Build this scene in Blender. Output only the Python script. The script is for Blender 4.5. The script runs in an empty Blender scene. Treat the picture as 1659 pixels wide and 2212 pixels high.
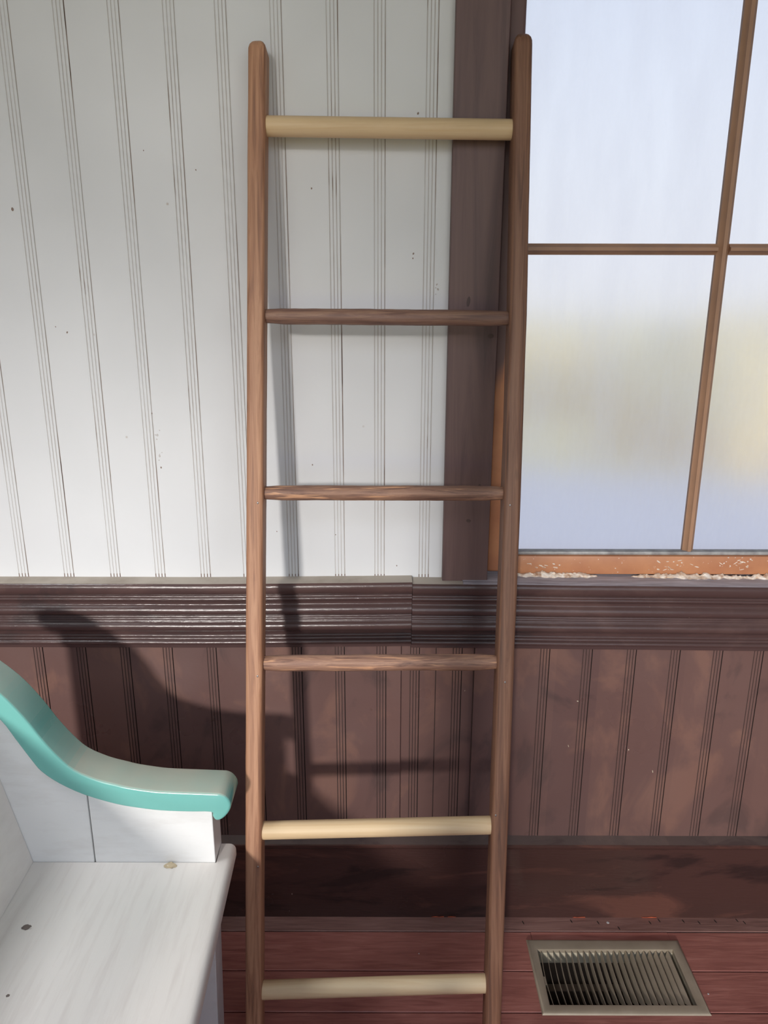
import bpy, bmesh, math, random
from mathutils import Vector, Matrix, noise
S = bpy.context.scene
C = S.collection
PI = math.pi
R = math.radians
random.seed(7)

# ------------------------------------------------------------------ camera
cd = bpy.data.cameras.new('camera'); cam = bpy.data.objects.new('camera', cd); C.objects.link(cam)
YAW, PITCH, ROLL = -0.001, 0.28046, 0.0019
f = Vector((math.sin(YAW)*math.cos(PITCH), math.cos(YAW)*math.cos(PITCH), -math.sin(PITCH)))
r0 = Vector((math.cos(YAW), -math.sin(YAW), 0)); u0 = r0.cross(f)
rr = r0*math.cos(ROLL) + u0*math.sin(ROLL); uu = -r0*math.sin(ROLL) + u0*math.cos(ROLL)
m = Matrix((rr, uu, -f)).transposed().to_4x4(); m.translation = Vector((0, -1.5, 1.42))
cam.matrix_world = m
cd.sensor_fit = 'VERTICAL'; cd.sensor_height = 24.0; cd.lens = 24.0*1661/2212
cd.clip_start = 0.02; cd.clip_end = 200
S.camera = cam

# ------------------------------------------------------------------ light
S.view_settings.view_transform = 'Standard'; S.view_settings.look = 'None'
S.view_settings.exposure = 0.0; S.view_settings.gamma = 1.0
S.cycles.max_bounces = 8; S.cycles.diffuse_bounces = 5; S.cycles.transmission_bounces = 6
S.cycles.sample_clamp_indirect = 6.0; S.cycles.caustics_reflective = False; S.cycles.caustics_refractive = False

SUN_E = 2.60
WIN_L = 0.86
w = bpy.data.worlds.new('sky'); S.world = w; w.use_nodes = True
nt = w.node_tree; nt.nodes.clear()
tc = nt.nodes.new('ShaderNodeTexCoord'); sx = nt.nodes.new('ShaderNodeSeparateXYZ'); cr = nt.nodes.new('ShaderNodeValToRGB')
bg = nt.nodes.new('ShaderNodeBackground'); wo = nt.nodes.new('ShaderNodeOutputWorld')
nt.links.new(tc.outputs['Generated'], sx.inputs[0]); nt.links.new(sx.outputs['Z'], cr.inputs[0])
cr.color_ramp.elements[0].position = 0.0; cr.color_ramp.elements[0].color = (0.92, 0.93, 0.95, 1)
cr.color_ramp.elements[1].position = 0.45; cr.color_ramp.elements[1].color = (0.66, 0.78, 1.0, 1)
e = cr.color_ramp.elements.new(0.12); e.color = (0.88, 0.93, 1.0, 1)
nt.links.new(cr.outputs[0], bg.inputs[0]); bg.inputs[1].default_value = 1.42; nt.links.new(bg.outputs[0], wo.inputs[0])

az, el = R(12.0), R(12.7)
sd = Vector((math.sin(az)*math.cos(el), math.cos(az)*math.cos(el), -math.sin(el)))
sl = bpy.data.lights.new('sun', 'SUN'); sl.energy = SUN_E; sl.angle = R(3.6); sl.color = (1.0, 0.955, 0.90)
so = bpy.data.objects.new('sun', sl); C.objects.link(so); so.rotation_euler = sd.to_track_quat('-Z', 'Y').to_euler()
# daylight through the two windows of the wall behind the photographer
WINS = [(-1.65, -0.44), (-0.30, 1.60)]; WZ = (0.50, 2.75); YR = -2.6
for a, b in WINS:
    al = bpy.data.lights.new('window_daylight', 'AREA'); al.shape = 'RECTANGLE'; al.size = b-a; al.size_y = 0.80   # the bright sky in the upper part of the window
    al.energy = WIN_L*PI*al.size*al.size_y; al.color = (0.97, 0.98, 1.0)
    ao = bpy.data.objects.new('window_daylight', al); C.objects.link(ao)
    ao.location = ((a+b)/2, YR-0.12, WZ[1]-0.45); ao.rotation_euler = (R(78), 0, 0)

# unseen fill light added above the bench to brighten it
al = bpy.data.lights.new('bench_fill', 'AREA'); al.shape = 'RECTANGLE'; al.size = 0.9; al.size_y = 0.9; al.energy = 6.2; al.spread = R(60); al.color = (0.95, 0.97, 1.0)
ao = bpy.data.objects.new('bench_fill', al); C.objects.link(ao); ao.location = (-1.35, -0.95, 2.92); ao.rotation_euler = (0, R(-22), 0)

# ------------------------------------------------------------------ helpers
def link(o, parent=None):
    C.objects.link(o)
    if parent: o.parent = parent
    return o
def wloc(o):
    v = Vector((0, 0, 0))
    while o: v = v + o.location; o = o.parent
    return v
def thing(name, label, cat, loc):
    o = bpy.data.objects.new(name, None); o.empty_display_size = 0.05; o.location = loc; link(o)
    o['label'] = label; o['category'] = cat; return o
def tag(o, label, cat): o['label'] = label; o['category'] = cat; return o
def obj(name, bm, mats, parent=None, origin=None, smooth=None, fix=True):
    """world-space bmesh -> one mesh object"""
    org = wloc(parent) if parent else Vector(origin or (0, 0, 0))
    if fix: bmesh.ops.recalc_face_normals(bm, faces=bm.faces)
    bmesh.ops.translate(bm, verts=bm.verts, vec=-org)
    me = bpy.data.meshes.new(name); 
    if smooth is not None:
        for fc in bm.faces: fc.smooth = True
        for ed in bm.edges:
            if len(ed.link_faces) == 2 and ed.calc_face_angle(0) > R(smooth): ed.smooth = False
    bm.to_mesh(me); bm.free()
    for mt in (mats if isinstance(mats, (list, tuple)) else [mats]): me.materials.append(mt)
    o = bpy.data.objects.new(name, me); link(o, parent)
    if not parent: o.location = org
    return o
def struct(name, bm, mats, parent=None, smooth=None):
    o = obj(name, bm, mats, parent, smooth=smooth)
    if not parent: o['kind'] = 'structure'
    return o
def box(bm, x0, x1, y0, y1, z0, z1, bev=0, seg=2, mi=0):
    vs = [bm.verts.new(p) for p in ((x0,y0,z0),(x1,y0,z0),(x1,y1,z0),(x0,y1,z0),(x0,y0,z1),(x1,y0,z1),(x1,y1,z1),(x0,y1,z1))]
    fs = [bm.faces.new([vs[i] for i in q]) for q in ((0,3,2,1),(4,5,6,7),(0,1,5,4),(1,2,6,5),(2,3,7,6),(3,0,4,7))]
    for q in fs: q.material_index = mi
    if bev:
        es = list({ed for q in fs for ed in q.edges})
        rs = bmesh.ops.bevel(bm, geom=es, offset=bev, segments=seg, affect='EDGES', profile=0.5)
        for q in rs['faces']: q.material_index = mi
    return bm
def prism(bm, pts, axis, a, b, bev=0, seg=3, mi=0, fn=None):
    """extrude a closed 2D outline along an axis between a and b"""
    def P(p, t):
        v = {'y': (p[0], t, p[1]), 'x': (t, p[0], p[1]), 'z': (p[0], p[1], t)}[axis]
        return fn(Vector(v)) if fn else Vector(v)
    va = [bm.verts.new(P(p, a)) for p in pts]; vb = [bm.verts.new(P(p, b)) for p in pts]; n = len(pts)
    fa = bm.faces.new(va); fb = bm.faces.new(vb[::-1]); fs = [fa, fb]
    for i in range(n):
        fs.append(bm.faces.new((va[i], vb[i], vb[(i+1) % n], va[(i+1) % n])))
    for q in fs: q.material_index = mi
    bmesh.ops.recalc_face_normals(bm, faces=fs)
    if bev:
        es = list(fa.edges) + list(fb.edges)
        bmesh.ops.bevel(bm, geom=es, offset=bev, segments=seg, affect='EDGES', profile=0.5)
    return bm
def strip(bm, pts, a, b, axis, mis=None, n=1, fn=None):
    """open profile swept between a and b (n segments)"""
    rows = []
    for k in range(n+1):
        t = a + (b-a)*k/n
        row = []
        for p in pts:
            v = Vector({'x': (t, p[0], p[1]), 'z': (p[0], p[1], t)}[axis])
            row.append(bm.verts.new(fn(v) if fn else v))
        rows.append(row)
    for k in range(n):
        for i in range(len(pts)-1):
            fc = bm.faces.new((rows[k][i], rows[k][i+1], rows[k+1][i+1], rows[k+1][i]))
            if mis: fc.material_index = mis[i]
    return bm
def catmull(pts, n=5, closed=True):
    out = []; L = len(pts)
    for i in range(L if closed else L-1):
        g = lambda k: Vector(pts[k % L]) if closed else Vector(pts[max(0, min(L-1, k))])
        p0, p1, p2, p3 = g(i-1), g(i), g(i+1), g(i+2)
        for j in range(n):
            t = j/n
            out.append(tuple(0.5*((2*p1)+(-p0+p2)*t+(2*p0-5*p1+4*p2-p3)*t*t+(-p0+3*p1-3*p2+p3)*t**3)))
    if not closed: out.append(tuple(pts[-1]))
    return out
def fleck(bm, c, a, b, d, rot=0.0, mi=0, flat='y'):
    """a small raised chip or dent filled with dirt; flat gives the thin direction"""
    D_ = (a, d, b, 1) if flat == 'y' else (a, b, d, 1)
    M_ = Matrix.Translation(c) @ Matrix.Rotation(rot, 4, 'Y' if flat == 'y' else 'Z') @ Matrix.Diagonal(D_)
    n0 = len(bm.faces); bmesh.ops.create_icosphere(bm, subdivisions=2, radius=1, matrix=M_); bm.faces.ensure_lookup_table()
    for q in bm.faces[n0:]: q.material_index = mi
def interp(tab, s):
    if s <= tab[0][0]: return tab[0][1]
    for (a, x), (b, y) in zip(tab, tab[1:]):
        if s <= b: return x + (y-x)*(s-a)/(b-a)
    return tab[-1][1]

# ------------------------------------------------------------------ materials
class NT:
    def __init__(s, name):
        s.m = bpy.data.materials.new(name); s.m.use_nodes = True; s.t = s.m.node_tree
        s.b = s.t.nodes['Principled BSDF']; s.out = s.t.nodes['Material Output']
        s.tc = s.t.nodes.new('ShaderNodeTexCoord')
    def n(s, k): return s.t.nodes.new(k)
    def l(s, a, b): s.t.links.new(a, b)
    def coord(s, scale=(1,1,1), rot=(0,0,0), loc=(0,0,0)):
        mp = s.n('ShaderNodeMapping'); mp.inputs['Scale'].default_value = scale; mp.inputs['Location'].default_value = loc
        if any(rot):
            m1 = s.n('ShaderNodeMapping'); m1.inputs['Rotation'].default_value = rot
            s.l(s.tc.outputs['Object'], m1.inputs[0]); s.l(m1.outputs[0], mp.inputs[0])
        else: s.l(s.tc.outputs['Object'], mp.inputs[0])
        return mp.outputs[0]
    def noise(s, vec, scale=5, detail=4, rough=0.55, dist=0.0):
        q = s.n('ShaderNodeTexNoise'); q.inputs['Scale'].default_value = scale; q.inputs['Detail'].default_value = detail
        q.inputs['Roughness'].default_value = rough; q.inputs['Distortion'].default_value = dist; s.l(vec, q.inputs['Vector']); return q.outputs['Fac']
    def voro(s, vec, scale):
        q = s.n('ShaderNodeTexVoronoi'); q.inputs['Scale'].default_value = scale; s.l(vec, q.inputs['Vector']); return q
    def ramp(s, fac, els):
        q = s.n('ShaderNodeValToRGB'); rp = q.color_ramp
        def c(v): return (v, v, v, 1) if isinstance(v, (int, float)) else (*v, 1)
        rp.elements[0].position, rp.elements[0].color = els[0][0], c(els[0][1])
        rp.elements[1].position, rp.elements[1].color = els[-1][0], c(els[-1][1])
        for p, v in els[1:-1]: e = rp.elements.new(p); e.color = c(v)
        s.l(fac, q.inputs[0]); return q.outputs[0]
    def mix(s, fac, a, b, mode='MIX'):
        q = s.n('ShaderNodeMix'); q.data_type = 'RGBA'; q.blend_type = mode
        for sock, v in ((q.inputs['Factor'], fac), (q.inputs['A'], a), (q.inputs['B'], b)):
            if isinstance(v, bpy.types.NodeSocket): s.l(v, sock)
            elif isinstance(v, (int, float)): sock.default_value = v
            else: sock.default_value = (*v, 1)
        return q.outputs['Result']
    def mathn(s, op, a, b=0.0):
        q = s.n('ShaderNodeMath'); q.operation = op
        for i, v in enumerate((a, b)):
            if isinstance(v, bpy.types.NodeSocket): s.l(v, q.inputs[i])
            else: q.inputs[i].default_value = v
        return q.outputs[0]
    def bump(s, h, strength=0.2, dist=0.002, prev=None):
        q = s.n('ShaderNodeBump'); q.inputs['Strength'].default_value = strength; q.inputs['Distance'].default_value = dist
        s.l(h, q.inputs['Height'])
        if prev: s.l(prev, q.inputs['Normal'])
        s.l(q.outputs[0], s.b.inputs['Normal']); return q.outputs[0]
    def col(s, c):
        if isinstance(c, bpy.types.NodeSocket): s.l(c, s.b.inputs['Base Color'])
        else: s.b.inputs['Base Color'].default_value = (*c, 1)
    def rough(s, v):
        if isinstance(v, bpy.types.NodeSocket): s.l(v, s.b.inputs['Roughness'])
        else: s.b.inputs['Roughness'].default_value = v

def white_paint(name, base, dirt=(0.45, 0.38, 0.33), warm=None, rgh=0.45, wear=0.0, stretch=(1,1,1)):
    M = NT(name); v = M.coord()
    a = M.noise(v, 2.2, 3)
    c = M.mix(M.ramp(a, [(0.3, 0.0), (0.75, 1.0)]), base, tuple(x*0.94 for x in base))
    vo = M.voro(v, 14); spot = M.ramp(vo.outputs['Distance'], [(0.0, 1.0), (0.045, 0.0)])
    gate = M.ramp(M.noise(v, 6.3, 1), [(0.56, 0.0), (0.60, 1.0)])
    c = M.mix(M.mathn('MULTIPLY', spot, gate), c, dirt)
    if wear:
        q = M.noise(M.coord(stretch), 9, 5, 0.65)
        c = M.mix(M.mathn('MULTIPLY', M.ramp(q, [(0.48, 0.0), (0.70, 1.0)]), wear), c, dirt)
    M.col(c); M.rough(rgh)
    h = M.noise(M.coord(stretch), 60, 4); M.bump(h, 0.25, 0.0006)
    return M.m
m_white = white_paint('white_wall_paint', (0.73, 0.74, 0.76), rgh=0.5)
m_groove = NT('groove_grey'); m_groove.col(m_groove.ramp(m_groove.noise(m_groove.coord((9, 9, 2.0)), 3, 4), [(0.35, (0.64, 0.63, 0.63)), (0.62, (0.55, 0.52, 0.51)), (0.70, (0.30, 0.24, 0.21))])); m_groove.rough(0.8); m_groove = m_groove.m  # groove floors in an uneven, greyer tone than the boards
M = NT('open_joint'); M.col(M.ramp(M.noise(M.coord((7, 1, 1.3)), 2.5, 4), [(0.46, (0.60, 0.58, 0.57)), (0.60, (0.40, 0.33, 0.30)), (0.66, (0.14, 0.09, 0.07))])); M.rough(0.8); m_joint = M.m
M = NT('bare_groove_end'); M.col((0.26, 0.19, 0.16)); M.rough(0.8); m_rag = M.m
M = NT('brown_groove'); M.col((0.085, 0.052, 0.046)); M.rough(0.6); m_bgroove = M.m
m_bench = white_paint('bench_white_paint', (0.87, 0.87, 0.86), rgh=0.38, wear=0.15, stretch=(1, 1, 4))
m_seat = white_paint('seat_dusty_paint', (0.89, 0.84, 0.79), dirt=(0.62, 0.54, 0.50), rgh=0.5, wear=0.3, stretch=(7, 0.6, 1))
m_room = white_paint('room_paint', (0.44, 0.47, 0.53))

def brown_paint(name, base, lift, dark, blot=1.0, rgh=(0.25, 0.5), stretch=(1, 1, 0.6), bscale=80, bstr=0.25, chips=True, boards=True):
    M = NT(name); v = M.coord(stretch)
    a = M.noise(v, 7.0, 5, 0.6, 0.6)
    c = M.ramp(a, [(0.36, dark), (0.44, base), (0.54, base), (0.64, lift)]) if blot else M.mix(a, base, lift)
    per = M.coord((10.8, 0.01, 0.05)); fl = M.n('ShaderNodeTexWhiteNoise'); 
    sn = M.n('ShaderNodeVectorMath'); sn.operation = 'FLOOR'; M.l(per, sn.inputs[0]); M.l(sn.outputs[0], fl.inputs['Vector'])
    if boards: c = M.mix(0.35, c, M.ramp(fl.outputs['Value'], [(0, tuple(x*0.8 for x in base)), (1, lift)]))
    if chips:
        vo = M.voro(M.coord((1, 1, 0.6)), 30); sp = M.ramp(vo.outputs['Distance'], [(0.0, 1.0), (0.05, 0.0)])
        g = M.ramp(M.noise(M.coord(), 11, 1), [(0.60, 0.0), (0.63, 1.0)])
        c = M.mix(M.mathn('MULTIPLY', sp, g), c, (0.42, 0.32, 0.26))
    M.col(c)
    M.rough(M.ramp(M.noise(M.coord(loc=(3, 1, 2)), 5, 4), [(0.35, rgh[0]), (0.7, rgh[1])]))
    h = M.noise(M.coord((1, 1, 8)), bscale, 3, 0.6); h2 = M.noise(M.coord((1, 1, 0.7)), 9, 4)
    p = M.bump(h, bstr, 0.0006); M.bump(h2, 0.35, 0.004, p)
    return M.m
m_wains = brown_paint('wainscot_brown_paint', (0.145, 0.083, 0.076), (0.22, 0.12, 0.095), (0.080, 0.053, 0.053))
m_rail = brown_paint('rail_dark_gloss', (0.085, 0.05, 0.048), (0.11, 0.065, 0.06), (0.06, 0.04, 0.04), rgh=(0.13, 0.26), stretch=(0.5, 1, 1), bscale=120, bstr=0.35, boards=False)
m_base = brown_paint('baseboard_gloss', (0.062, 0.030, 0.026), (0.12, 0.052, 0.040), (0.032, 0.018, 0.017), rgh=(0.12, 0.32), stretch=(0.35, 1, 1.5), bscale=30, bstr=1.0, boards=False)
m_casing = brown_paint('casing_brown_stain', (0.115, 0.055, 0.050), (0.145, 0.07, 0.06), (0.06, 0.035, 0.035), rgh=(0.4, 0.6), stretch=(2.2, 1, 0.35), chips=False)
m_dust = white_paint('ledge_dust', (0.52, 0.46, 0.39), dirt=(0.28, 0.22, 0.17), rgh=0.8, wear=0.5)
m_lead = brown_paint('dusty_dark_ledge', (0.16, 0.12, 0.11), (0.23, 0.17, 0.15), (0.09, 0.06, 0.06), rgh=(0.3, 0.6))
M = NT('stool_weathered'); v = M.coord((1.2, 14, 1))
c = M.ramp(M.noise(v, 9, 5, 0.65), [(0.35, (0.30, 0.27, 0.30)), (0.6, (0.48, 0.45, 0.50)), (0.75, (0.64, 0.61, 0.66))]); 
cr_ = M.ramp(M.noise(M.coord((1.5, 60, 1)), 5, 3), [(0.30, 1.0), (0.36, 0.0)]); M.col(M.mix(cr_, c, (0.07, 0.04, 0.04))); M.rough(0.55); M.bump(M.noise(v, 30, 4), 0.4, 0.001); m_stool = M.m

def floor_mat(name, base, lift, dark):
    M = NT(name); g = M.noise(M.coord((2.0, 26, 1)), 5, 6, 0.6, 0.8)
    c = M.ramp(g, [(0.30, dark), (0.5, base), (0.72, lift)])
    c = M.mix(0.35, c, M.ramp(M.noise(M.coord((1, 1, 1)), 4, 3), [(0.3, dark), (0.7, lift)]))
    sp = M.ramp(M.voro(M.coord((0.7, 1, 1)), 45).outputs['Distance'], [(0, 1.0), (0.04, 0.0)]); gt = M.ramp(M.noise(M.coord(), 7, 1), [(0.58, 0.0), (0.62, 1.0)])
    M.col(M.mix(M.mathn('MULTIPLY', sp, gt), c, (0.6, 0.42, 0.36))); M.rough(M.ramp(g, [(0.3, 0.35), (0.7, 0.6)])); M.bump(g, 0.55, 0.0012); return M.m
m_floor = floor_mat('red_floor_paint', (0.36, 0.125, 0.10), (0.50, 0.21, 0.17), (0.22, 0.07, 0.058))
m_strip = floor_mat('worn_edge_board', (0.25, 0.125, 0.105), (0.36, 0.20, 0.17), (0.14, 0.07, 0.06))
M = NT('dark_gap'); M.col((0.02, 0.012, 0.01)); M.rough(0.9); m_gap = M.m

def wood(name, base, light, dark, rot=(0,0,0), sc=(55, 55, 2.5), rgh=0.55, fleck=None, bs=0.6, knots=True):
    M = NT(name); v = M.coord(sc, rot)
    g = M.noise(v, 1.0, 6, 0.62, 1.2)
    c = M.ramp(g, [(0.28, dark), (0.46, base), (0.60, light), (0.75, base)])
    big = M.noise(M.coord(tuple(x*0.12 for x in sc), rot), 1.0, 3); c = M.mix(M.ramp(big, [(0.35, 0.0), (0.7, 0.55)]), c, dark)
    if fleck:
        f1 = M.ramp(M.noise(M.coord(tuple(x*1.6 for x in sc), rot, (4, 2, 7)), 1.0, 3, 0.5), [(0.58, 0.0), (0.66, 1.0)]); c = M.mix(f1, c, fleck)
    if knots:
        k = M.ramp(M.voro(M.coord((14, 14, 5), rot), 1.0).outputs['Distance'], [(0.0, 1.0), (0.09, 0.0)]); c = M.mix(M.mathn('MULTIPLY', k, 0.75), c, (0.035, 0.02, 0.015))
    M.col(c); M.rough(rgh); M.bump(g, bs, 0.0012); return M.m
LEAN = R(10.74)
m_casing = wood('casing_brown_stained_wood', (0.150, 0.085, 0.080), (0.18, 0.105, 0.095), (0.085, 0.050, 0.050), sc=(26, 26, 1.6), rgh=0.5, bs=0.25)
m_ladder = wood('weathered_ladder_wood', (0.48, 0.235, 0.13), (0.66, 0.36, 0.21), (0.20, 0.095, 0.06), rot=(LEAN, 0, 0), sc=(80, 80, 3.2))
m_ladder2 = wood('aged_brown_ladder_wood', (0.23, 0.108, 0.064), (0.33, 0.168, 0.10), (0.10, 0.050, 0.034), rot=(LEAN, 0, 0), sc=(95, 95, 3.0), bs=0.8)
m_oldrung = wood('bark_worn_rung', (0.31, 0.165, 0.115), (0.46, 0.26, 0.17), (0.12, 0.065, 0.05), sc=(9, 110, 110), fleck=(0.62, 0.34, 0.20), bs=1.0, knots=False)
m_darkrung = wood('dark_rung', (0.25, 0.135, 0.10), (0.36, 0.21, 0.14), (0.11, 0.06, 0.05), sc=(7, 110, 110), bs=0.8, knots=False)
m_newrung = wood('pale_new_dowel', (0.80, 0.60, 0.36), (0.87, 0.69, 0.44), (0.68, 0.46, 0.25), sc=(2.0, 60, 60), rgh=0.5, bs=0.1, knots=False)
M = NT('orange_sash_paint'); c = M.ramp(M.noise(M.coord((1, 1, 1)), 14, 4), [(0.3, (0.42, 0.17, 0.085)), (0.7, (0.55, 0.25, 0.12))])
sp = M.ramp(M.noise(M.coord(), 130, 2), [(0.71, 0.0), (0.75, 1.0)]); M.col(M.mix(sp, c, (0.8, 0.74, 0.68))); M.rough(0.5); M.bump(M.noise(M.coord(), 60, 3), 0.25, 0.0008); m_orange = M.m
M = NT('half_stripped_stile'); c = M.ramp(M.noise(M.coord(), 14, 4), [(0.3, (0.42, 0.17, 0.085)), (0.7, (0.55, 0.25, 0.12))])
sz = M.n('ShaderNodeSeparateXYZ'); M.l(M.tc.outputs['Object'], sz.inputs[0]); hh = M.mathn('ADD', sz.outputs['Z'], M.mathn('MULTIPLY', M.noise(M.coord((60, 1, 3)), 1.0, 3), 0.25))
M.col(M.mix(M.ramp(M.mathn('MULTIPLY', hh, 0.5), [(0.255, 0.0), (0.285, 1.0)]), c, (0.15, 0.085, 0.08))); M.rough(0.5); m_stile = M.m
M = NT('muntin_paint'); M.col(M.ramp(M.noise(M.coord(), 10, 3), [(0.3, (0.33, 0.19, 0.12)), (0.7, (0.44, 0.25, 0.15))])); M.rough(0.5); m_muntin = M.m
M = NT('grey_putty'); M.col(M.ramp(M.noise(M.coord(), 40, 3), [(0.3, (0.20, 0.19, 0.19)), (0.7, (0.42, 0.42, 0.42))])); M.rough(0.5); m_putty = M.m
M = NT('peeling_caulk'); M.col(M.ramp(M.noise(M.coord(), 90, 4), [(0.3, (0.45, 0.26, 0.16)), (0.5, (0.78, 0.66, 0.55)), (0.7, (0.86, 0.80, 0.74))])); M.rough(0.7); m_caulk = M.m
# teal paint with settled dust on upward faces
M = NT('teal_gloss_paint'); g = M.n('ShaderNodeNewGeometry'); s3 = M.n('ShaderNodeSeparateXYZ'); M.l(g.outputs['True Normal'], s3.inputs[0])
up = M.ramp(s3.outputs['Z'], [(0.45, 0.0), (0.85, 1.0)]); sy_ = M.n('ShaderNodeSeparateXYZ'); M.l(M.tc.outputs['Object'], sy_.inputs[0])
dn = M.ramp(M.noise(M.coord(), 9, 3), [(0.25, 0.65), (0.7, 1.0)])
edge = M.n('ShaderNodeMapRange'); M.l(sy_.outputs['Y'], edge.inputs[0])
edge.inputs[1].default_value = -0.374; edge.inputs[2].default_value = -0.345; edge.inputs[3].default_value = 0.15; edge.inputs[4].default_value = 1.0
fac = M.mathn('MULTIPLY', M.mathn('MULTIPLY', up, dn), edge.outputs[0])
M.col(M.mix(fac, (0.18, 0.50, 0.45), (0.50, 0.50, 0.41))); M.l(M.ramp(fac, [(0, 0.22), (1, 0.6)]), M.b.inputs['Roughness'])
M.bump(M.noise(M.coord(), 12, 3), 0.3, 0.003); m_teal = M.m
M = NT('register_bronze'); M.col(M.ramp(M.noise(M.coord(), 20, 3), [(0.3, (0.42, 0.35, 0.26)), (0.7, (0.50, 0.42, 0.32))])); M.rough(0.42); M.b.inputs['Metallic'].default_value = 0.35; m_reg = M.m
M = NT('register_cream'); M.col((0.62, 0.55, 0.42)); M.rough(0.6); m_cream = M.m
M = NT('duct_dark'); M.col((0.10, 0.07, 0.05)); M.rough(0.8); m_duct = M.m
M = NT('nail_metal'); M.col((0.45, 0.43, 0.42)); M.rough(0.4); M.b.inputs['Metallic'].default_value = 0.8; m_nail = M.m
M = NT('amber_resin'); M.col((0.62, 0.50, 0.33)); M.rough(0.2); m_resin = M.m
M = NT('grey_flake'); M.col((0.20, 0.16, 0.14)); M.rough(0.8); m_flake = M.m
M = NT('orange_fleck'); M.col((0.75, 0.17, 0.08)); M.rough(0.6); m_fleck = M.m
# cloudy window glass
M = NT('cloudy_glass'); T = M.t
gl = M.n('ShaderNodeBsdfGlass'); gl.inputs['IOR'].default_value = 1.25; gl.inputs['Roughness'].default_value = 0.26; gl.inputs['Color'].default_value = (0.98, 0.98, 0.99, 1)
tr = M.n('ShaderNodeBsdfTranslucent'); tr.inputs['Color'].default_value = (0.93, 0.92, 0.95, 1)
mx = M.n('ShaderNodeMixShader'); st = M.noise(M.coord((5, 1, 1.2)), 3, 4); M.l(M.ramp(st, [(0.35, 0.34), (0.7, 0.42)]), mx.inputs[0])
M.l(gl.outputs[0], mx.inputs[1]); M.l(tr.outputs[0], mx.inputs[2]); T.nodes.remove(M.b); M.l(mx.outputs[0], M.out.inputs[0]); m_glass = M.m
M = NT('leaf_green'); M.col((0.10, 0.16, 0.04)); M.rough(0.6); m_leaf = M.m
M = NT('bark'); M.col((0.12, 0.09, 0.07)); M.rough(0.9); m_bark = M.m
M = NT('autumn_lawn'); M.col(M.ramp(M.noise(M.coord(), 1.2, 4), [(0.3, (0.78, 0.62, 0.20)), (0.7, (0.90, 0.74, 0.30))])); M.rough(0.9); m_lawn = M.m
M = NT('pale_gravel'); M.col(M.ramp(M.noise(M.coord(), 3, 4), [(0.3, (0.60, 0.56, 0.58)), (0.7, (0.70, 0.65, 0.67))])); M.rough(0.9); m_gravel = M.m
M = NT('autumn_leaves'); M.col(M.ramp(M.noise(M.coord(), 5, 3), [(0.3, (0.68, 0.54, 0.20)), (0.7, (0.88, 0.72, 0.32))])); M.rough(0.8); m_autumn = M.m

# ------------------------------------------------------------------ setting: front wall seen in the photo
XL, XR, ZC = -1.8, 1.8, 2.95
WX0, WX1, WZ0, WZ1 = 0.2115, 1.42, 0.846, 2.13      # window opening
def beads(groups, x0, x1, off=0.0, dep=0.0008, joint=0.0016, last=3):
    pts, mis = [(x0, off)], []
    for g in groups:
        for k, d in enumerate((-0.0096, -0.0032, 0.0032, 0.0096)):
            c = g + d; dd = joint if k == last else dep; hw = 0.0010; jm = 2 if k == last else 1
            if c-hw <= pts[-1][0] or c+hw >= x1: continue
            pts += [(c-hw, off)]; mis += [0]
            pts += [(c-0.0003, off+dd)]; mis += [jm]
            pts += [(c+0.0003, off+dd)]; mis += [jm]
            pts += [(c+hw, off)]; mis += [jm]
    pts += [(x1, off)]; mis += [0]
    return pts, mis
ug = [-1.686-0.0, -1.593, -1.50, -1.406, -1.313, -1.219, -1.126, -1.032, -0.939, -0.845, -0.7505, -0.656, -0.5596, -0.4661, -0.3717, -0.283, -0.1886, -0.0923, -0.0104, 0.0811]
bm = bmesh.new()
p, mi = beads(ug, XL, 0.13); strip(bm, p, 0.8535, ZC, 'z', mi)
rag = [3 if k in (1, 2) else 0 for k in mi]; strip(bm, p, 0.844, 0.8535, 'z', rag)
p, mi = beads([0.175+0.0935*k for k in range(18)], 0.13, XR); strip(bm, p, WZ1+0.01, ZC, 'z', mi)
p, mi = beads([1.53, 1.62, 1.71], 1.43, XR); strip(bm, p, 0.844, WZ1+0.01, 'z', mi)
box(bm, XL-0.1, WX0-0.03, 0.016, 0.12, 0.70, ZC); box(bm, WX1+0.03, XR+0.1, 0.016, 0.12, 0.70, ZC); box(bm, WX0-0.03, WX1+0.03, 0.016, 0.12, WZ1+0.03, ZC)
rn = random.Random(11)
for (x, z), sz_ in zip([(-0.6804, 1.5612), (-0.1338, 1.5974), (0.052, 1.4856), (0.0512, 1.4774), (-0.4566, 1.1879), (-0.4491, 1.1448), (-0.4479, 1.1029), (-0.447, 1.0793), (-0.6052, 1.3423), (0.0573, 1.7207), (0.0988, 1.4223), (-0.1444, 1.0856), (-0.6261, 1.3526), (-0.4329, 1.6599), (-0.3414, 1.628), (-0.1005, 0.9394), (-0.2206, 0.946), (0.0251, 0.8722)],
                        [3.2, 1.8, 2.0, 1.5, 1.5, 2.6, 2.4, 2.0, 2.0, 2.2, 2.4, 1.6, 1.2, 1.2, 1.4, 1.2, 1.3, 1.5]):
    fleck(bm, (x, 0.0001, z), sz_*0.0008, sz_*0.0011, 0.0004, rn.uniform(-0.6, 0.6), 1 if sz_ > 2.3 and sz_ < 3 else 3)
    if 2.3 < sz_ < 3:
        for _ in range(4): fleck(bm, (x+rn.uniform(-.005, .005), 0.0001, z+rn.uniform(-.01, .01)), rn.uniform(.0006, .0014), rn.uniform(.001, .002), 0.0004, rn.uniform(-1, 1), 1)
struct('wall_back', bm, [m_white, m_groove, m_joint, m_rag])

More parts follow.
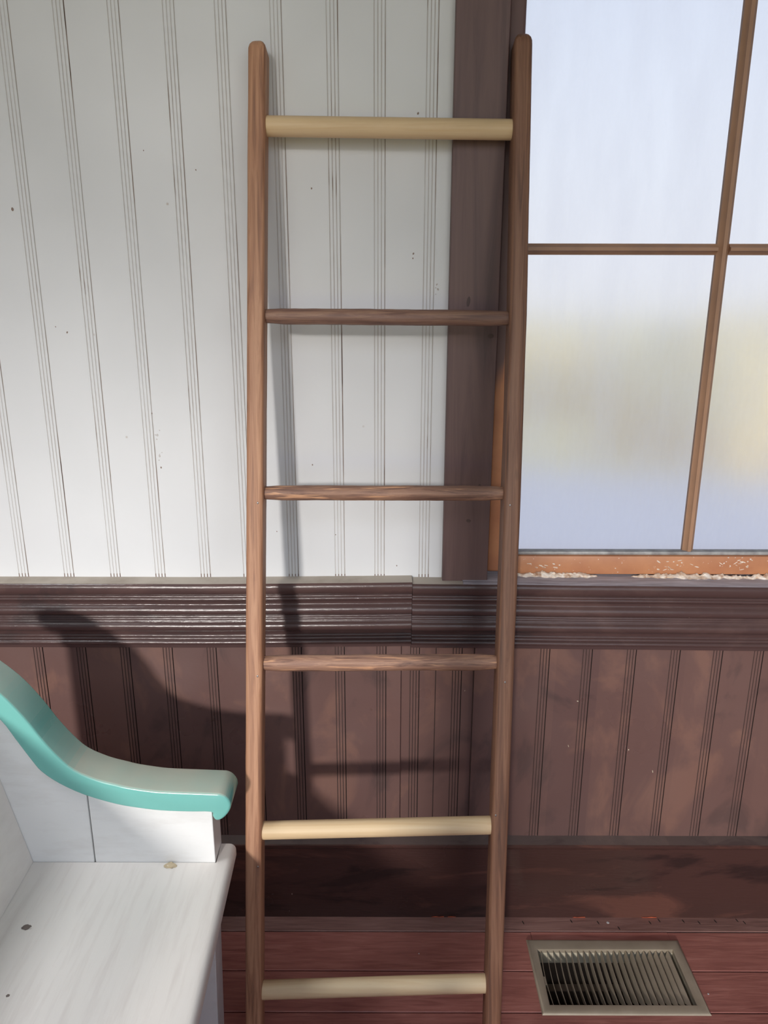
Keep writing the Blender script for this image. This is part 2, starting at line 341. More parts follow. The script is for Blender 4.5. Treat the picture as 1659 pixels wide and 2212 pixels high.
lg1 = [-1.693, -1.600, -1.507, -1.414, -1.321, -1.228, -1.135, -1.042, -0.945, -0.845, -0.7417, -0.6495, -0.5562, -0.4641, -0.3700, -0.2798, -0.1876, -0.0955, -0.0064]
lg3 = [0.2520, 0.3447, 0.4359, 0.5301, 0.6242, 0.7153, 0.8025, 0.896, 0.989, 1.082, 1.175, 1.268, 1.361, 1.454, 1.547, 1.64, 1.733]
bm = bmesh.new(); D = 0.010
p1, a1 = beads(lg1, XL, 0.0352, dep=0.0014, joint=0.003); p2, a2 = beads([0.0660, 0.1580], 0.0352, 0.1930, off=D, dep=0.0014); p3, a3 = beads(lg3, 0.1945, XR, off=0.001, dep=0.0014, joint=0.0026)
pj = [(0.1105, D), (0.1110, D+0.003), (0.1120, D+0.003), (0.1125, D)]
k = [i for i, q in enumerate(p2) if q[0] < 0.1105][-1]
p2 = p2[:k+1] + pj + p2[k+1:]; a2 = a2[:k] + [0, 1, 1, 1, 0] + a2[k+1:]
pts = p1 + p2 + p3; mis = a1 + [0] + a2 + [1] + a3
strip(bm, pts, 0.19, 0.70, 'z', mis)
box(bm, XL-0.1, XR+0.1, 0.018, 0.12, -0.1, 0.70)
for (x, z, a, b) in ((0.4098, 0.4466, .0007, .0032), (0.6036, 0.3819, .0009, .0036), (0.1761, 0.5782, .0012, .003), (0.4224, 0.5585, .002, .0012), (0.5445, 0.4376, .0012, .0020), (-0.1113, 0.4451, .0008, .0008)):
    fleck(bm, (x, 0.0105 if 0.04 < x < 0.19 else 0.0006, z), a, b, 0.0006, rn.uniform(-0.5, 0.5), 3)
o = struct('wall_back', bm, [m_wains, m_bgroove, m_gap, m_cream])

# chair rail: two lengths, jointed left of the window casing
prof = [(-0.0405, 0.8464), (-0.0440, 0.8440), (-0.0455, 0.8385), (-0.0450, 0.8320), (-0.0420, 0.8250), (-0.0370, 0.8205), (-0.0335, 0.8190),
        (-0.0350, 0.8175), (-0.0356, 0.8155), (-0.0345, 0.8135), (-0.0312, 0.8122), (-0.0325, 0.8105), (-0.0330, 0.8085), (-0.0320, 0.8062), (-0.0285, 0.8045),
        (-0.0262, 0.8010), (-0.0250, 0.7960), (-0.0258, 0.7938), (-0.0295, 0.7910), (-0.0325, 0.7870), (-0.0336, 0.7820), (-0.0325, 0.7770), (-0.0290, 0.7730), (-0.0235, 0.7702),
        (-0.0215, 0.7690), (-0.0230, 0.7675), (-0.0230, 0.7655), (-0.0205, 0.7642), (-0.0222, 0.7625), (-0.0222, 0.7605), (-0.0198, 0.7592), (-0.0215, 0.7575), (-0.0215, 0.7553), (-0.0185, 0.7538),
        (-0.0190, 0.7520), (-0.0225, 0.7498), (-0.0248, 0.7460), (-0.0252, 0.7415), (-0.0238, 0.7370), (-0.0200, 0.7330), (-0.0160, 0.7300), (-0.0152, 0.7235),
        (-0.0168, 0.7222), (-0.0175, 0.7200), (-0.0165, 0.7178), (-0.0148, 0.7165), (-0.0165, 0.7150), (-0.0172, 0.7125), (-0.0160, 0.7102), (-0.0150, 0.7095), (-0.0178, 0.7080), (-0.0192, 0.7050), (-0.0185, 0.7015), (-0.0150, 0.6990),
        (-0.0108, 0.6980), (-0.0100, 0.6900), (0.002, 0.6885)]
def lift_left(v):
    t = max(0.0, min(1.0, (v.x+0.35)/0.41)); v.z += 0.0045*t + 0.0006*noise.noise(Vector((v.x*6, 0, 3))); return v
def drop_right(v):
    v.z += -0.0085*(v.x-0.056) + 0.0015 + 0.0006*noise.noise(Vector((v.x*6, 0, 9))); return v
bm = bmesh.new()
strip(bm, prof, XL, 0.0563, 'x', n=40, fn=lift_left)
strip(bm, [(0.004, 0.8464), (-0.0405, 0.8464)], XL, 0.0563, 'x', mis=[1], n=40, fn=lift_left)
bm.faces.new([bm.verts.new(lift_left(Vector((0.0563, a, b)))) for a, b in prof + [(0.002, 0.8464)]])
struct('trim_1', bm, [m_rail, m_dust], smooth=50)
bm = bmesh.new()
strip(bm, prof, 0.0570, XR, 'x', n=40, fn=drop_right)
strip(bm, [(0.004, 0.8464), (-0.0405, 0.8464)], 0.0570, 0.160, 'x', mis=[1], n=6, fn=drop_right)
strip(bm, [(0.075, 0.8490), (-0.034, 0.8480), (-0.0405, 0.8464)], 0.160, XR, 'x', mis=[2, 2], n=30, fn=drop_right)
bm.faces.new([bm.verts.new(drop_right(Vector((0.0570, a, b)))) for a, b in prof + [(0.002, 0.8464)]])
o = struct('trim_2', bm, [m_rail, m_dust, m_stool], smooth=50)
# thin paint line where the boards meet the rail
# baseboard
bm = bmesh.new()
bp = [(0.016, 0.2103), (-0.0300, 0.2103), (-0.0322, 0.2085), (-0.0322, 0.2030), (-0.0290, 0.1970), (-0.0245, 0.10), (-0.0215, 0.0)]
strip(bm, bp, XL, XR, 'x', mis=[1, 0, 0, 0, 0, 0], n=60, fn=lambda v: Vector((v.x, v.y, v.z + (0.0009*noise.noise(Vector((v.x*7, v.z, 2))) if v.z > 0.2 else 0))))
o = struct('baseboard_back', bm, [m_base, m_lead])
base_o = o
for x, l in ((0.445, 0.030), (0.607, 0.036), (0.112, 0.03), (0.15, 0.02)):
    bm = bmesh.new(); q = [bm.verts.new((x+a*l, -0.0222-0.001*b, 0.0012+0.0028*b*random.uniform(0.5, 1.1))) for a, b in ((0,0),(0.3,0),(0.7,0),(1,0),(0.95,1),(0.6,1),(0.35,1),(0.1,1))]
    bm.faces.new(q); rs = bmesh.ops.extrude_face_region(bm, geom=list(bm.faces)); bmesh.ops.translate(bm, verts=[g_ for g_ in rs['geom'] if isinstance(g_, bmesh.types.BMVert)], vec=(0, -0.0008, 0))
    obj('paint_fleck', bm, m_fleck, base_o)

# floor boards (run parallel to the wall), with an opening under the register
HX0, HX1, HY0, HY1 = 0.338, 0.652, -0.262, -0.112
ys = [0.05, -0.0637, -0.1704, -0.2707]
while ys[-1] > -2.7: ys.append(ys[-1]-0.1045)
bm = bmesh.new()
for k, (yb, ya) in enumerate(zip(ys, ys[1:])):
    g = 0.0013; mi = 1 if k == 0 else 0; y0, y1 = ya+g, yb-g
    if y1 > HY0 and y0 < HY1:
        a, b = max(y0, HY0), min(y1, HY1)
        box(bm, XL-0.1, HX0, y0, y1, -0.03, 0, bev=0.0012, seg=1, mi=mi); box(bm, HX1, XR+0.1, y0, y1, -0.03, 0, bev=0.0012, seg=1, mi=mi)
        if y0 < HY0: box(bm, HX0, HX1, y0, HY0, -0.03, 0, mi=mi)
        if y1 > HY1: box(bm, HX0, HX1, HY1, y1, -0.03, 0, mi=mi)
    else: box(bm, XL-0.1, XR+0.1, y0, y1, -0.03, 0, bev=0.0012, seg=1, mi=mi)
box(bm, XL-0.1, HX0, -2.75, 0.1, -0.05, -0.031, mi=2); box(bm, HX1, XR+0.1, -2.75, 0.1, -0.05, -0.031, mi=2)
box(bm, HX0, HX1, -2.75, HY0, -0.05, -0.031, mi=2); box(bm, HX0, HX1, HY1, 0.1, -0.05, -0.031, mi=2)
for x, y in ((0.4393, -0.0327), (0.5012, -0.0366), (0.6226, -0.0362), (0.646, -0.0300), (0.7022, -0.0318), (0.7375, -0.0358), (0.7772, -0.0316), (0.8291, -0.0290), (0.5452, -0.0528), (0.3257, -0.0372), (0.8438, -0.0355)):
    fleck(bm, (x, y, 0.0), 0.0014, 0.0058, 0.0004, 0.25, 2, 'z')
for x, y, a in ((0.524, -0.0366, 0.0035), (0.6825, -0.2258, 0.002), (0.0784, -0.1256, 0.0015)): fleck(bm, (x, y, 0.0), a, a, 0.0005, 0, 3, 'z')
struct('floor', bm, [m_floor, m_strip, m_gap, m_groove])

# rest of the room
bm = bmesh.new(); box(bm, XL-0.1, XR+0.1, YR-0.15, 0.12, ZC, ZC+0.1); struct('ceiling', bm, m_room)
bm = bmesh.new(); box(bm, XL-0.1, XL, YR, 0.0, 0, ZC); struct('wall_left', bm, m_room)
bm = bmesh.new(); box(bm, XR, XR+0.1, YR, 0.0, 0, ZC); struct('wall_right', bm, m_room)
bm = bmesh.new(); y0, y1 = YR-0.12, YR
box(bm, XL-0.1, XR+0.1, y0, y1, -0.05, WZ[0]); box(bm, XL-0.1, XR+0.1, y0, y1, WZ[1], ZC)
for a, b in ((XL-0.1, WINS[0][0]), (WINS[0][1], WINS[1][0]), (WINS[1][1], XR+0.1)): box(bm, a, b, y0, y1, WZ[0], WZ[1])
struct('wall_front', bm, m_room)

# window casing boards
bm = bmesh.new()
box(bm, 0.1185, 0.2105, -0.0200, 0.030, 0.8462, 2.22, bev=0.0012, seg=2)
box(bm, WX1, WX1+0.10, -0.0200, 0.030, 0.835, 2.22, bev=0.0012, seg=2)
box(bm, 0.1185, WX1+0.10, -0.0225, 0.030, 2.2205, 2.32, bev=0.0012, seg=2)
for x, z, a, b, r_ in ((0.1546, 1.4001, .0035, .010, .1), (0.1983, 1.3381, .006, .0045, 0), (0.1872, 1.043, .004, .009, .1), (0.1683, 0.9758, .005, .0035, .3)):
    fleck(bm, (x, -0.0200, z), a, b, 0.0002, r_, 1)
struct('trim_3', bm, [m_casing, m_bgroove])
# window: sash frame, muntins, glass, putty, caulk
win = bpy.data.objects.new('window_1', None); win.location = (0.8, 0.03, 0.85); link(win); win['kind'] = 'structure'
def rb(bm, x0, x1, z0, z1, y0=0.008, y1=0.055, bev=0.006, seg=4): return box(bm, x0, x1, y0, y1, z0, z1, bev=bev, seg=seg)
SB = 0.8560
bm = bmesh.new(); rb(bm, 0.2112, 0.2425, SB, 2.16); rb(bm, WX1-0.032, WX1-0.001, SB, 2.16); obj('stile', bm, m_stile, win, smooth=35)
bm = bmesh.new(); rb(bm, 0.2430, WX1-0.033, SB-0.006, 0.8905, 0.010, 0.055, 0.003, 2); obj('bottom_rail', bm, m_orange, win, smooth=35)
bm = bmesh.new(); rb(bm, 0.2430, WX1-0.033, 2.09, 2.16); obj('top_rail', bm, m_orange, win, smooth=35)
bm = bmesh.new(); box(bm, 0.2430, WX1-0.033, 0.016, 0.036, 0.8905, 0.8985, bev=0.003, seg=2); obj('glazing_putty', bm, m_putty, win, smooth=35)
def ridge(w): return [(-w, 0.036), (-w, 0.028), (-w*0.45, 0.0235), (-w*0.30, 0.018), (w*0.30, 0.018), (w*0.45, 0.0235), (w, 0.028), (w, 0.036)]
for cx in (0.6345, 1.022):
    bm = bmesh.new(); prism(bm, [(cx+a, b) for a, b in ridge(0.0112)], 'z', 0.8905, 2.09); obj('muntin', bm, m_orange if False else m_muntin, win, smooth=40)
for x0, x1 in ((0.2430, 0.623), (0.646, 1.0105), (1.0335, 1.387)):
    bm = bmesh.new(); prism(bm, [(b, 1.4955+a) for a, b in ridge(0.0100)], 'x', x0, x1); obj('muntin', bm, m_muntin, win, smooth=40)
bm = bmesh.new(); box(bm, 0.230, WX1-0.02, 0.0370, 0.0400, 0.885, 2.10); obj('window_pane', bm, m_glass, win)
# old caulk squeezed out along the bottom of the sash
def caulk(x0, x1, amp, seed):
    bm = bmesh.new(); n = int((x1-x0)/0.0028); K = 7; rows = []
    for i in range(n+1):
        x = x0+(x1-x0)*i/n; env = math.sin(PI*min(1, max(0, i/n)))**0.4 + 0.05
        hgt = amp*env*(0.35+0.9*abs(noise.noise(Vector((x*38, seed, 0))))+0.5*abs(noise.noise(Vector((x*130, seed, 5)))))
        zb = 0.8480-0.0085*(x-0.056)+0.0014; row = []
        for k in range(K):
            a = PI*k/(K-1)*0.5
            y = 0.0085-0.013*env*math.sin(a)*(0.7+0.8*noise.noise(Vector((x*70, k*0.5, seed))))
            z = zb + hgt*math.cos(a)*(1+0.4*noise.noise(Vector((x*160, k, seed+3))))
            row.append(bm.verts.new((x+0.003*noise.noise(Vector((x*90, k, seed))), y, max(zb-0.0008, z))))
        rows.append(row)
    for i in range(n):
        for k in range(K-1): bm.faces.new((rows[i][k], rows[i+1][k], rows[i+1][k+1], rows[i][k+1]))
    return bm
obj('caulk', caulk(0.262, 0.445, 0.0160, 1.0), m_caulk, win, smooth=60)
obj('caulk', caulk(0.515, 0.76, 0.0150, 4.0), m_caulk, win, smooth=60)
obj('caulk', caulk(0.735, 0.95, 0.013, 8.0), m_caulk, win, smooth=60)

rnd2 = random.Random(5)
for cx, cz, n_, rx, rz in ((0.600, 0.872, 16, 0.042, 0.011), (0.735, 0.872, 14, 0.030, 0.011), (0.335, 0.868, 9, 0.03, 0.006), (0.725, 0.893, 3, 0.02, 0.002)):
    bm = bmesh.new()
    for _ in range(n_):
        x, z = rnd2.gauss(cx, rx*0.6), cz+rnd2.uniform(-rz, rz); a, b = rnd2.uniform(0.0012, 0.0055), rnd2.uniform(0.0006, 0.0019)
        z = min(max(z, 0.858), 0.888)
        bmesh.ops.create_icosphere(bm, subdivisions=2, radius=1, matrix=Matrix.Translation((x, 0.0100, z)) @ Matrix.Rotation(rnd2.uniform(-0.7, 0.7), 4, 'Y') @ Matrix.Diagonal((a, 0.0010, b, 1)))
    o = obj('caulk_smear', bm, m_caulk, win, smooth=60)
bm = bmesh.new(); box(bm, 0.2440, 0.2680, 0.030, 0.0368, 1.4790, 1.4870, bev=0.0015); obj('glazing_putty', bm, m_putty, win)

# outdoors beyond the window
bm = bmesh.new(); prism(bm, [(-30, 14.0), (30, 1.5), (30, 60), (-30, 60)], 'z', -0.7, -0.6); struct('ground', bm, m_lawn)
bm = bmesh.new(); prism(bm, [(-30, 0.25), (30, 0.25), (30, 1.48), (-30, 13.98)], 'z', -0.7, -0.605); struct('ground', bm, m_gravel)
bm = bmesh.new(); box(bm, -30, 30, -30, YR-0.3, -0.7, -0.6); struct('ground', bm, m_lawn)

def shrub(x, y, rx, ry, h, seed, label):
    bm = bmesh.new(); bmesh.ops.create_icosphere(bm, subdivisions=4, radius=1)
    for v in bm.verts:
        k = 1+0.30*noise.noise(v.co*2.2+Vector((seed, 0, 0)))+0.18*noise.noise(v.co*6+Vector((seed, 5, 0)))
        v.co = Vector((x+v.co.x*rx*k, y+v.co.y*ry*k, -0.6+max(0.0, (v.co.z+0.55)/1.55)*h*k))
    tag(obj('shrub', bm, m_autumn, origin=(x, y, -0.6), smooth=80), label, 'shrub')
shrub(5.2, 8.5, 2.3, 1.2, 1.75, 1.0, 'golden autumn shrub outside, blurred behind the cloudy window panes at right')
shrub(3.0, 12.5, 1.6, 1.0, 1.25, 6.0, 'smaller yellow shrub outside, a faint blur behind the lower left window pane')

# unseen screen of leaves, added behind the camera to thin out the low sun
leaf_screen = thing('leaf_screen', 'unseen screen of leaves added behind the viewer to soften the low sun', 'leaf_screen', (0.1, -8.0, -0.6))
bm = bmesh.new(); rnd = random.Random(3); TY = 8.0
def dens(x, z):  # leaves are packed denser where less sun is wanted on the wall
    t = interp([(0.0, 1.0), (0.95, 0.99), (1.15, 0.78), (1.35, 0.52), (1.6, 0.32), (1.9, 0.22), (2.6, 0.18)], z)
    t *= interp([(-0.6, 1.0), (-0.2, 0.92), (0.05, 0.85), (0.16, 0.70), (0.30, 0.76), (0.7, 0.95), (1.2, 0.97)], x)
    return -math.log(max(t, 0.05))
for _ in range(44000):
    x = rnd.uniform(-1.8, 2.0); z = rnd.uniform(-0.2, 2.9)
    if rnd.random() > dens(x, z)/2.7: continue
    cx, cy, cz = x-TY*math.tan(az), -TY+rnd.uniform(-0.7, 0.7), z+TY*math.tan(el)/math.cos(az)
    q = Matrix.Rotation(rnd.uniform(0, 6.28), 3, 'Z') @ Matrix.Rotation(rnd.uniform(0, 6.28), 3, 'X')
    s = rnd.uniform(0.032, 0.046)
    bm.faces.new([bm.verts.new(Vector((cx, cy, cz)) + q @ Vector(v)) for v in ((-s, 0, 0), (-s*0.3, 0, s*0.75), (s, 0, 0), (-s*0.3, 0, -s*0.75))])
o = obj('screen_foliage', bm, m_leaf, leaf_screen, fix=False); o['kind'] = 'stuff'
bm = bmesh.new()
bmesh.ops.create_cone(bm, cap_ends=True, segments=12, radius1=0.14, radius2=0.07, depth=3.4, matrix=Matrix.Translation((0.25, -8.2, 1.1)) @ Matrix.Rotation(-0.05, 4, 'Y')); obj('screen_trunk', bm, m_bark, leaf_screen, smooth=40)

# ------------------------------------------------------------------ ladder
SN, CS = math.sin(LEAN), math.cos(LEAN)
L0 = Vector((0, -0.0505, 1.686)); LU = Vector((0, -SN, -CS)); LN = Vector((0, CS, -SN))
def lp(x, s, n=0.0): return Vector((x, 0, 0)) + L0 + LU*s + LN*n
ladder = thing('wooden_ladder', 'weathered wooden ladder leaning against the wall, three dark old rungs and three pale new rungs', 'ladder', (0, -0.37, 0))
def side_rail(tab, s0, seed):
    bm = bmesh.new(); hw, hd = 0.0150, 0.0240
    sec = []
    for cx_, cy_, a0 in ((1, 1, 0), (-1, 1, 90), (-1, -1, 180), (1, -1, 270)):
        rad = 0.0065
        for a in (0, 30, 60, 90):
            t = R(a0+a); sec.append((cx_*(hw-rad)+rad*math.cos(t), cy_*(hd-rad)+rad*math.sin(t)))
    ss = [s0 + d for d in (0, 0.0015, 0.004, 0.0085, 0.014, 0.02)]; N = 70; s1 = 1.7115
    ss += [s0+0.02+(s1-s0-0.02)*(i+1)/N for i in range(N)]
    rows = []
    for i, s in enumerate(ss):
        d = s-s0; sc = math.sqrt(max(0.0, 1-(1-min(1, d/0.017))**2)); sc = 0.12+0.88*sc
        cx = interp(tab, s) + 0.0005*noise.noise(Vector((s*5, seed, 1)))
        row = []
        for j, (a, b) in enumerate(sec):
            k = 1 + 0.028*noise.noise(Vector((s*9, a*60+seed, b*60))) + 0.012*noise.noise(Vector((s*45, a*90+seed, b*90)))
            v = lp(cx + a*k*sc, s, b*k*(0.25+0.75*sc))
            if v.z < 0.001: v.z = 0.001
            row.append(bm.verts.new(v))
        rows.append(row)
    n = len(sec)
    for i in range(len(rows)-1):
        for j in range(n): bm.faces.new((rows[i][j], rows[i][(j+1) % n], rows[i+1][(j+1) % n], rows[i+1][j]))
    bm.faces.new(rows[0]); bm.faces.new(rows[-1][::-1])
    return bm
lt = [(-0.16, -0.2150), (0.0, -0.2185), (0.254, -0.2230), (0.49, -0.2272), (0.9, -0.2345), (1.25, -0.2405), (1.72, -0.2470)]
rt = [(-0.16, 0.2305), (0.0, 0.2308), (0.32, 0.2300), (0.62, 0.2255), (0.93, 0.2190), (1.24, 0.2130), (1.55, 0.2078), (1.72, 0.2055)]
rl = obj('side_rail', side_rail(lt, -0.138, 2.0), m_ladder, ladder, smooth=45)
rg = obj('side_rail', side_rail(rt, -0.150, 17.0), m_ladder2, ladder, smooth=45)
rungs = [(-0.0047, 0.0007, 0.0168, 'new'), (0.3151, 0.3183, 0.0138, 'dark'), (0.6256, 0.6255, 0.0135, 'old'), (0.9376, 0.9348, 0.0148, 'old'), (1.2575, 1.2455, 0.0166, 'new'), (1.5753, 1.5599, 0.0168, 'new')]
for k, (sa, sb, rad, kind) in enumerate(rungs):
    xa, xb = interp(lt, sa)+0.006, interp(rt, sb)-0.006
    bm = bmesh.new(); rows = []; NX, NR = 60, 20
    for i in range(NX+1):
        t = i/NX; x = xa+(xb-xa)*t; s = sa+(sb-sa)*t; row = []
        e = min(x-xa, xb-x); r_ = rad*(1 if kind == 'new' else (0.86+0.14*min(1, max(0, e-0.008)/0.03)))
        for j in range(NR):
            a = 2*PI*j/NR; rr_ = r_
            if kind != 'new': rr_ *= 1+0.055*noise.noise(Vector((x*14, math.cos(a)+k*3, math.sin(a))))+0.03*noise.noise(Vector((x*60, math.cos(a)*2+k, math.sin(a)*2)))
            row.append(bm.verts.new(lp(x, s+rr_*math.cos(a), rr_*math.sin(a))))
        rows.append(row)
    for i in range(NX):
        for j in range(NR): bm.faces.new((rows[i][j], rows[i+1][j], rows[i+1][(j+1) % NR], rows[i][(j+1) % NR]))
    bm.faces.new(rows[0]); bm.faces.new(rows[-1])
    o = obj('rung', bm, {'new': m_newrung, 'old': m_oldrung, 'dark': m_darkrung}[kind], ladder, smooth=50)
    o['label'] = {'new': 'pale new dowel rung', 'old': 'rough reddish old rung with worn bark', 'dark': 'dark brown old rung'}[kind]
for par, tab, spots in ((rl, lt, ((0.642, 0.006), (0.955, 0.007), (1.315, 0.009))), (rg, rt, ((0.645, -0.004), (0.965, -0.001), (1.215, -0.009)))):
    for s, dx in spots:
        bm = bmesh.new(); c = lp(interp(tab, s)+dx, s, -0.0240)
        bmesh.ops.create_icosphere(bm, subdivisions=2, radius=0.0018, matrix=Matrix.Translation(c) @ Matrix.Diagonal((1, 0.5, 1.3, 1))); obj('nail_head', bm, m_nail, par, smooth=60)

# ------------------------------------------------------------------ bench
bench = thing('bench', 'white wooden bench with curved teal armrest, left of the ladder', 'bench', (-0.5, -1.0, 0))
SH = lambda v: Vector((v.x - 0.029*(v.y+0.35), v.y, v.z))
YB = -1.95
arm = [(-0.2900, 0.5985), (-0.3250, 0.6000), (-0.3674, 0.6018), (-0.3950, 0.6040), (-0.4349, 0.6108), (-0.4539, 0.6160), (-0.4874, 0.6262), (-0.5229, 0.6446), (-0.5472, 0.6704), (-0.5698, 0.7025), (-0.5861, 0.7307), (-0.6056, 0.7600), (-0.6267, 0.7865), (-0.6550, 0.8130), (-0.6900, 0.8400), (-0.7300, 0.8540), (-0.7650, 0.8530), (-0.7860, 0.8380),
       (-0.7860, 0.8200), (-0.7680, 0.8050), (-0.7350, 0.7950), (-0.7000, 0.7870), (-0.6650, 0.7660), (-0.6334, 0.7366), (-0.6137, 0.7010), (-0.5913, 0.6600), (-0.5776, 0.6390), (-0.5503, 0.6160), (-0.5095, 0.5935), (-0.4579, 0.5757), (-0.4200, 0.5680), (-0.3822, 0.5629), (-0.3350, 0.5608), (-0.2970, 0.5604),
       (-0.2945, 0.5530), (-0.2905, 0.5455), (-0.2840, 0.5442), (-0.2745, 0.5500), (-0.2665, 0.5600), (-0.2620, 0.5715), (-0.2630, 0.5820), (-0.2700, 0.5925), (-0.2790, 0.5975)]
bm = bmesh.new(); prism(bm, catmull(arm, 3), 'y', -0.3785, -0.3085, bev=0.0045, seg=3); obj('armrest', bm, m_teal, bench, smooth=40)['label'] = 'curved teal armrest, dusty on top'
# end panel of two boards under the armrest
und = catmull(arm[17:34], 3, closed=False)
def under(x):
    best = min(und, key=lambda q: abs(q[0]-x)); return best[1]+0.006
def board(xa, xb, top, extra):
    n = 14; xs = [xa+(xb-xa)*i/n for i in range(n+1)]
    return [(x, under(x)) for x in xs] + extra
bm = bmesh.new(); prism(bm, board(-0.5075, -0.2965, None, [(-0.2965, 0.4520), (-0.3035, 0.4200), (-0.3160, 0.0), (-0.5075, 0.0)]), 'y', -0.3705, -0.3180, bev=0.0015, seg=2); obj('end_board', bm, m_bench, bench)
bm = bmesh.new(); prism(bm, board(-0.7480, -0.5098, None, [(-0.5098, 0.0), (-0.7480, 0.0)]), 'y', -0.3705, -0.3180, bev=0.0015, seg=2); obj('end_board', bm, m_bench, bench)
bm = bmesh.new(); box(bm, -0.5110, -0.5060, -0.3640, -0.3250, 0.01, 0.575); obj('board_tongue', bm, m_flake, bench)
# seat, notched round the end board
bm = bmesh.new()
out = [(-0.640, -0.3715), (-0.2955, -0.3715), (-0.2955, -0.3230), (-0.2690, -0.3230), (-0.2690, YB), (-0.640, YB)]
prism(bm, out, 'z', 0.4180, 0.4525, fn=SH)
ed = [e_ for e_ in bm.edges if all(abs(v.co.x+0.029*(v.co.y+0.35)+0.2690) < 1e-4 for v in e_.verts) and abs(e_.verts[0].co.z-e_.verts[1].co.z) < 1e-5]
bmesh.ops.bevel(bm, geom=ed, offset=0.0115, segments=5, affect='EDGES', profile=0.5)
obj('seat', bm, m_seat, bench, smooth=40)
# reclined back
bm = bmesh.new()
prism(bm, [(-0.6177, 0.4530), (-0.6532, 0.6197), (-0.6900, 0.7980), (-0.7200, 0.8030), (-0.7480, 0.7950), (-0.7480, 0.0), (-0.6400, 0.0), (-0.6400, 0.4530)], 'y', YB, -0.3716, fn=SH); obj('backrest', bm, m_seat, bench)
bm = bmesh.new(); prism(bm, [(-0.3160, 0), (-0.3035, 0.417), (-0.62, 0.417), (-0.62, 0)], 'y', YB, YB+0.05, fn=SH); obj('end_board', bm, m_bench, bench)

# small bits lying on the seat
def lump(name, c, sx, sy, sz, mat, seed, label, cat, sub=3):
    bm = bmesh.new(); bmesh.ops.create_icosphere(bm, subdivisions=sub, radius=1)
    for v in bm.verts:
        k = 1+0.35*noise.noise(v.co*1.6+Vector((seed, 0, 0)))+0.2*noise.noise(v.co*4+Vector((seed, 3, 0)))
        v.co = Vector((v.co.x*sx*k, v.co.y*sy*k, max(0, v.co.z)*sz*k)) + Vector(c)
    o = obj(name, bm, mat, origin=c, smooth=50); tag(o, label, cat); return o
lump('resin_drop', (-0.3733, -0.3800, 0.4527), 0.0105, 0.0065, 0.004, m_resin, 2, 'yellowish hardened glue drop on the bench seat by the end board', 'glue drop')
lump('paint_chip', (-0.5646, -0.5153, 0.4527), 0.0065, 0.0055, 0.0010, m_flake, 5, 'dark grey chip lying on the bench seat, the larger one', 'chip')
lump('paint_chip', (-0.536, -0.638, 0.4527), 0.0026, 0.0022, 0.0008, m_flake, 9, 'tiny dark speck lying on the bench seat near the viewer', 'chip')

# ------------------------------------------------------------------ floor register
reg = thing('floor_register', 'brown metal floor register with slanted louvres set in the red floor', 'floor vent', (0.4955, -0.187, 0))
FX0, FX1, FY0, FY1 = 0.3235, 0.6690, -0.2770, -0.0880; IX0, IX1, IY0, IY1 = 0.3430, 0.6465, -0.2560, -0.1165
bm = bmesh.new(); o_ = [(FX0, FY0), (FX1, FY0), (FX1, FY1), (FX0, FY1)]; i_ = [(IX0, IY0), (IX1, IY0), (IX1, IY1), (IX0, IY1)]
def ring(pts, z, d=0.0):
    cx, cy = (FX0+FX1)/2, (FY0+FY1)/2
    return [bm.verts.new((x+(d if x < cx else -d), y+(d if y < cy else -d), z)) for x, y in pts]
rs = [ring(o_, 0.0003), ring(o_, 0.0016, 0.0006), ring(o_, 0.0042, 0.004), ring(o_, 0.0050, 0.008), ring(i_, 0.0046, -0.002), ring(i_, 0.0036, 0), ring(i_, -0.006, 0.0)]
for a, b in zip(rs, rs[1:]):
    for j in range(4): bm.faces.new((a[j], a[(j+1) % 4], b[(j+1) % 4], b[j]))
obj('frame', bm, m_reg, reg, smooth=50)
N = 22
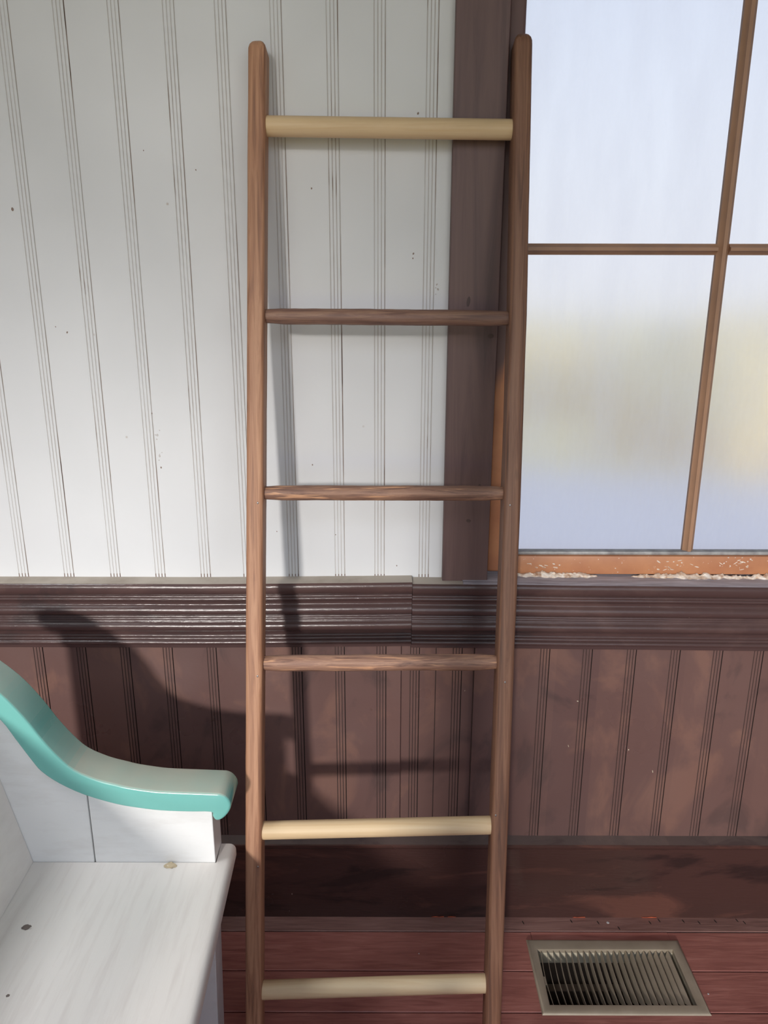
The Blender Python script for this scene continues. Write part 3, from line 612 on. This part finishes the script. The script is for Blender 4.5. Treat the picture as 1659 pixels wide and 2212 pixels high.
for k in range(N):
    t = k/(N-1); x = IX0+0.0085+(IX1-IX0-0.019)*t; ang = R(-14 + 66*t**1.1)
    bm = bmesh.new(); rows = []; NY = 14
    for j in range(NY+1):
        q = j/NY; y = IY0+(IY1-IY0)*q; e = math.sin(PI*q); dp = 0.0015+0.0125*min(1, 2.2*e**0.8)
        bow = -0.004*(1-t)*(e) 
        a_ = Vector((x+bow, y, 0.0010)); b_ = Vector((x+bow-dp*math.sin(ang), y, 0.0010-dp*math.cos(ang)))
        rows.append([bm.verts.new(a_+Vector((-0.0005, 0, 0))), bm.verts.new(a_+Vector((0.0005, 0, 0))), bm.verts.new(b_+Vector((0.0005, 0, 0))), bm.verts.new(b_+Vector((-0.0005, 0, 0)))])
    for a, b in zip(rows, rows[1:]):
        for j in range(4): bm.faces.new((a[j], a[(j+1) % 4], b[(j+1) % 4], b[j]))
    bm.faces.new(rows[0]); bm.faces.new(rows[-1])
    obj('louvre', bm, m_reg, reg)
bm = bmesh.new()
def wallq(a, b, z0, z1, mi=0):
    f_ = bm.faces.new([bm.verts.new((a[0], a[1], z0)), bm.verts.new((b[0], b[1], z0)), bm.verts.new((b[0], b[1], z1)), bm.verts.new((a[0], a[1], z1))]); f_.material_index = mi
bx = [(IX0-0.001, IY0-0.001), (IX1+0.001, IY0-0.001), (IX1+0.001, IY1+0.001), (IX0-0.001, IY1+0.001)]
for j in range(4):
    wallq(bx[j], bx[(j+1) % 4], -0.035, -0.004, 0); wallq(bx[j], bx[(j+1) % 4], -0.20, -0.035, 1)
f_ = bm.faces.new([bm.verts.new((x, y, -0.20)) for x, y in bx]); f_.material_index = 1
obj('duct', bm, [m_cream, m_duct], reg, fix=False)
bm = bmesh.new(); box(bm, IX0+0.002, IX0+0.19, -0.166, -0.148, -0.062, -0.060); obj('damper_blade', bm, m_duct, reg)
bm = bmesh.new(); box(bm, IX0-0.0012, IX0+0.004, -0.205, -0.185, -0.010, 0.0012, bev=0.001); obj('damper_lever', bm, m_reg, reg)
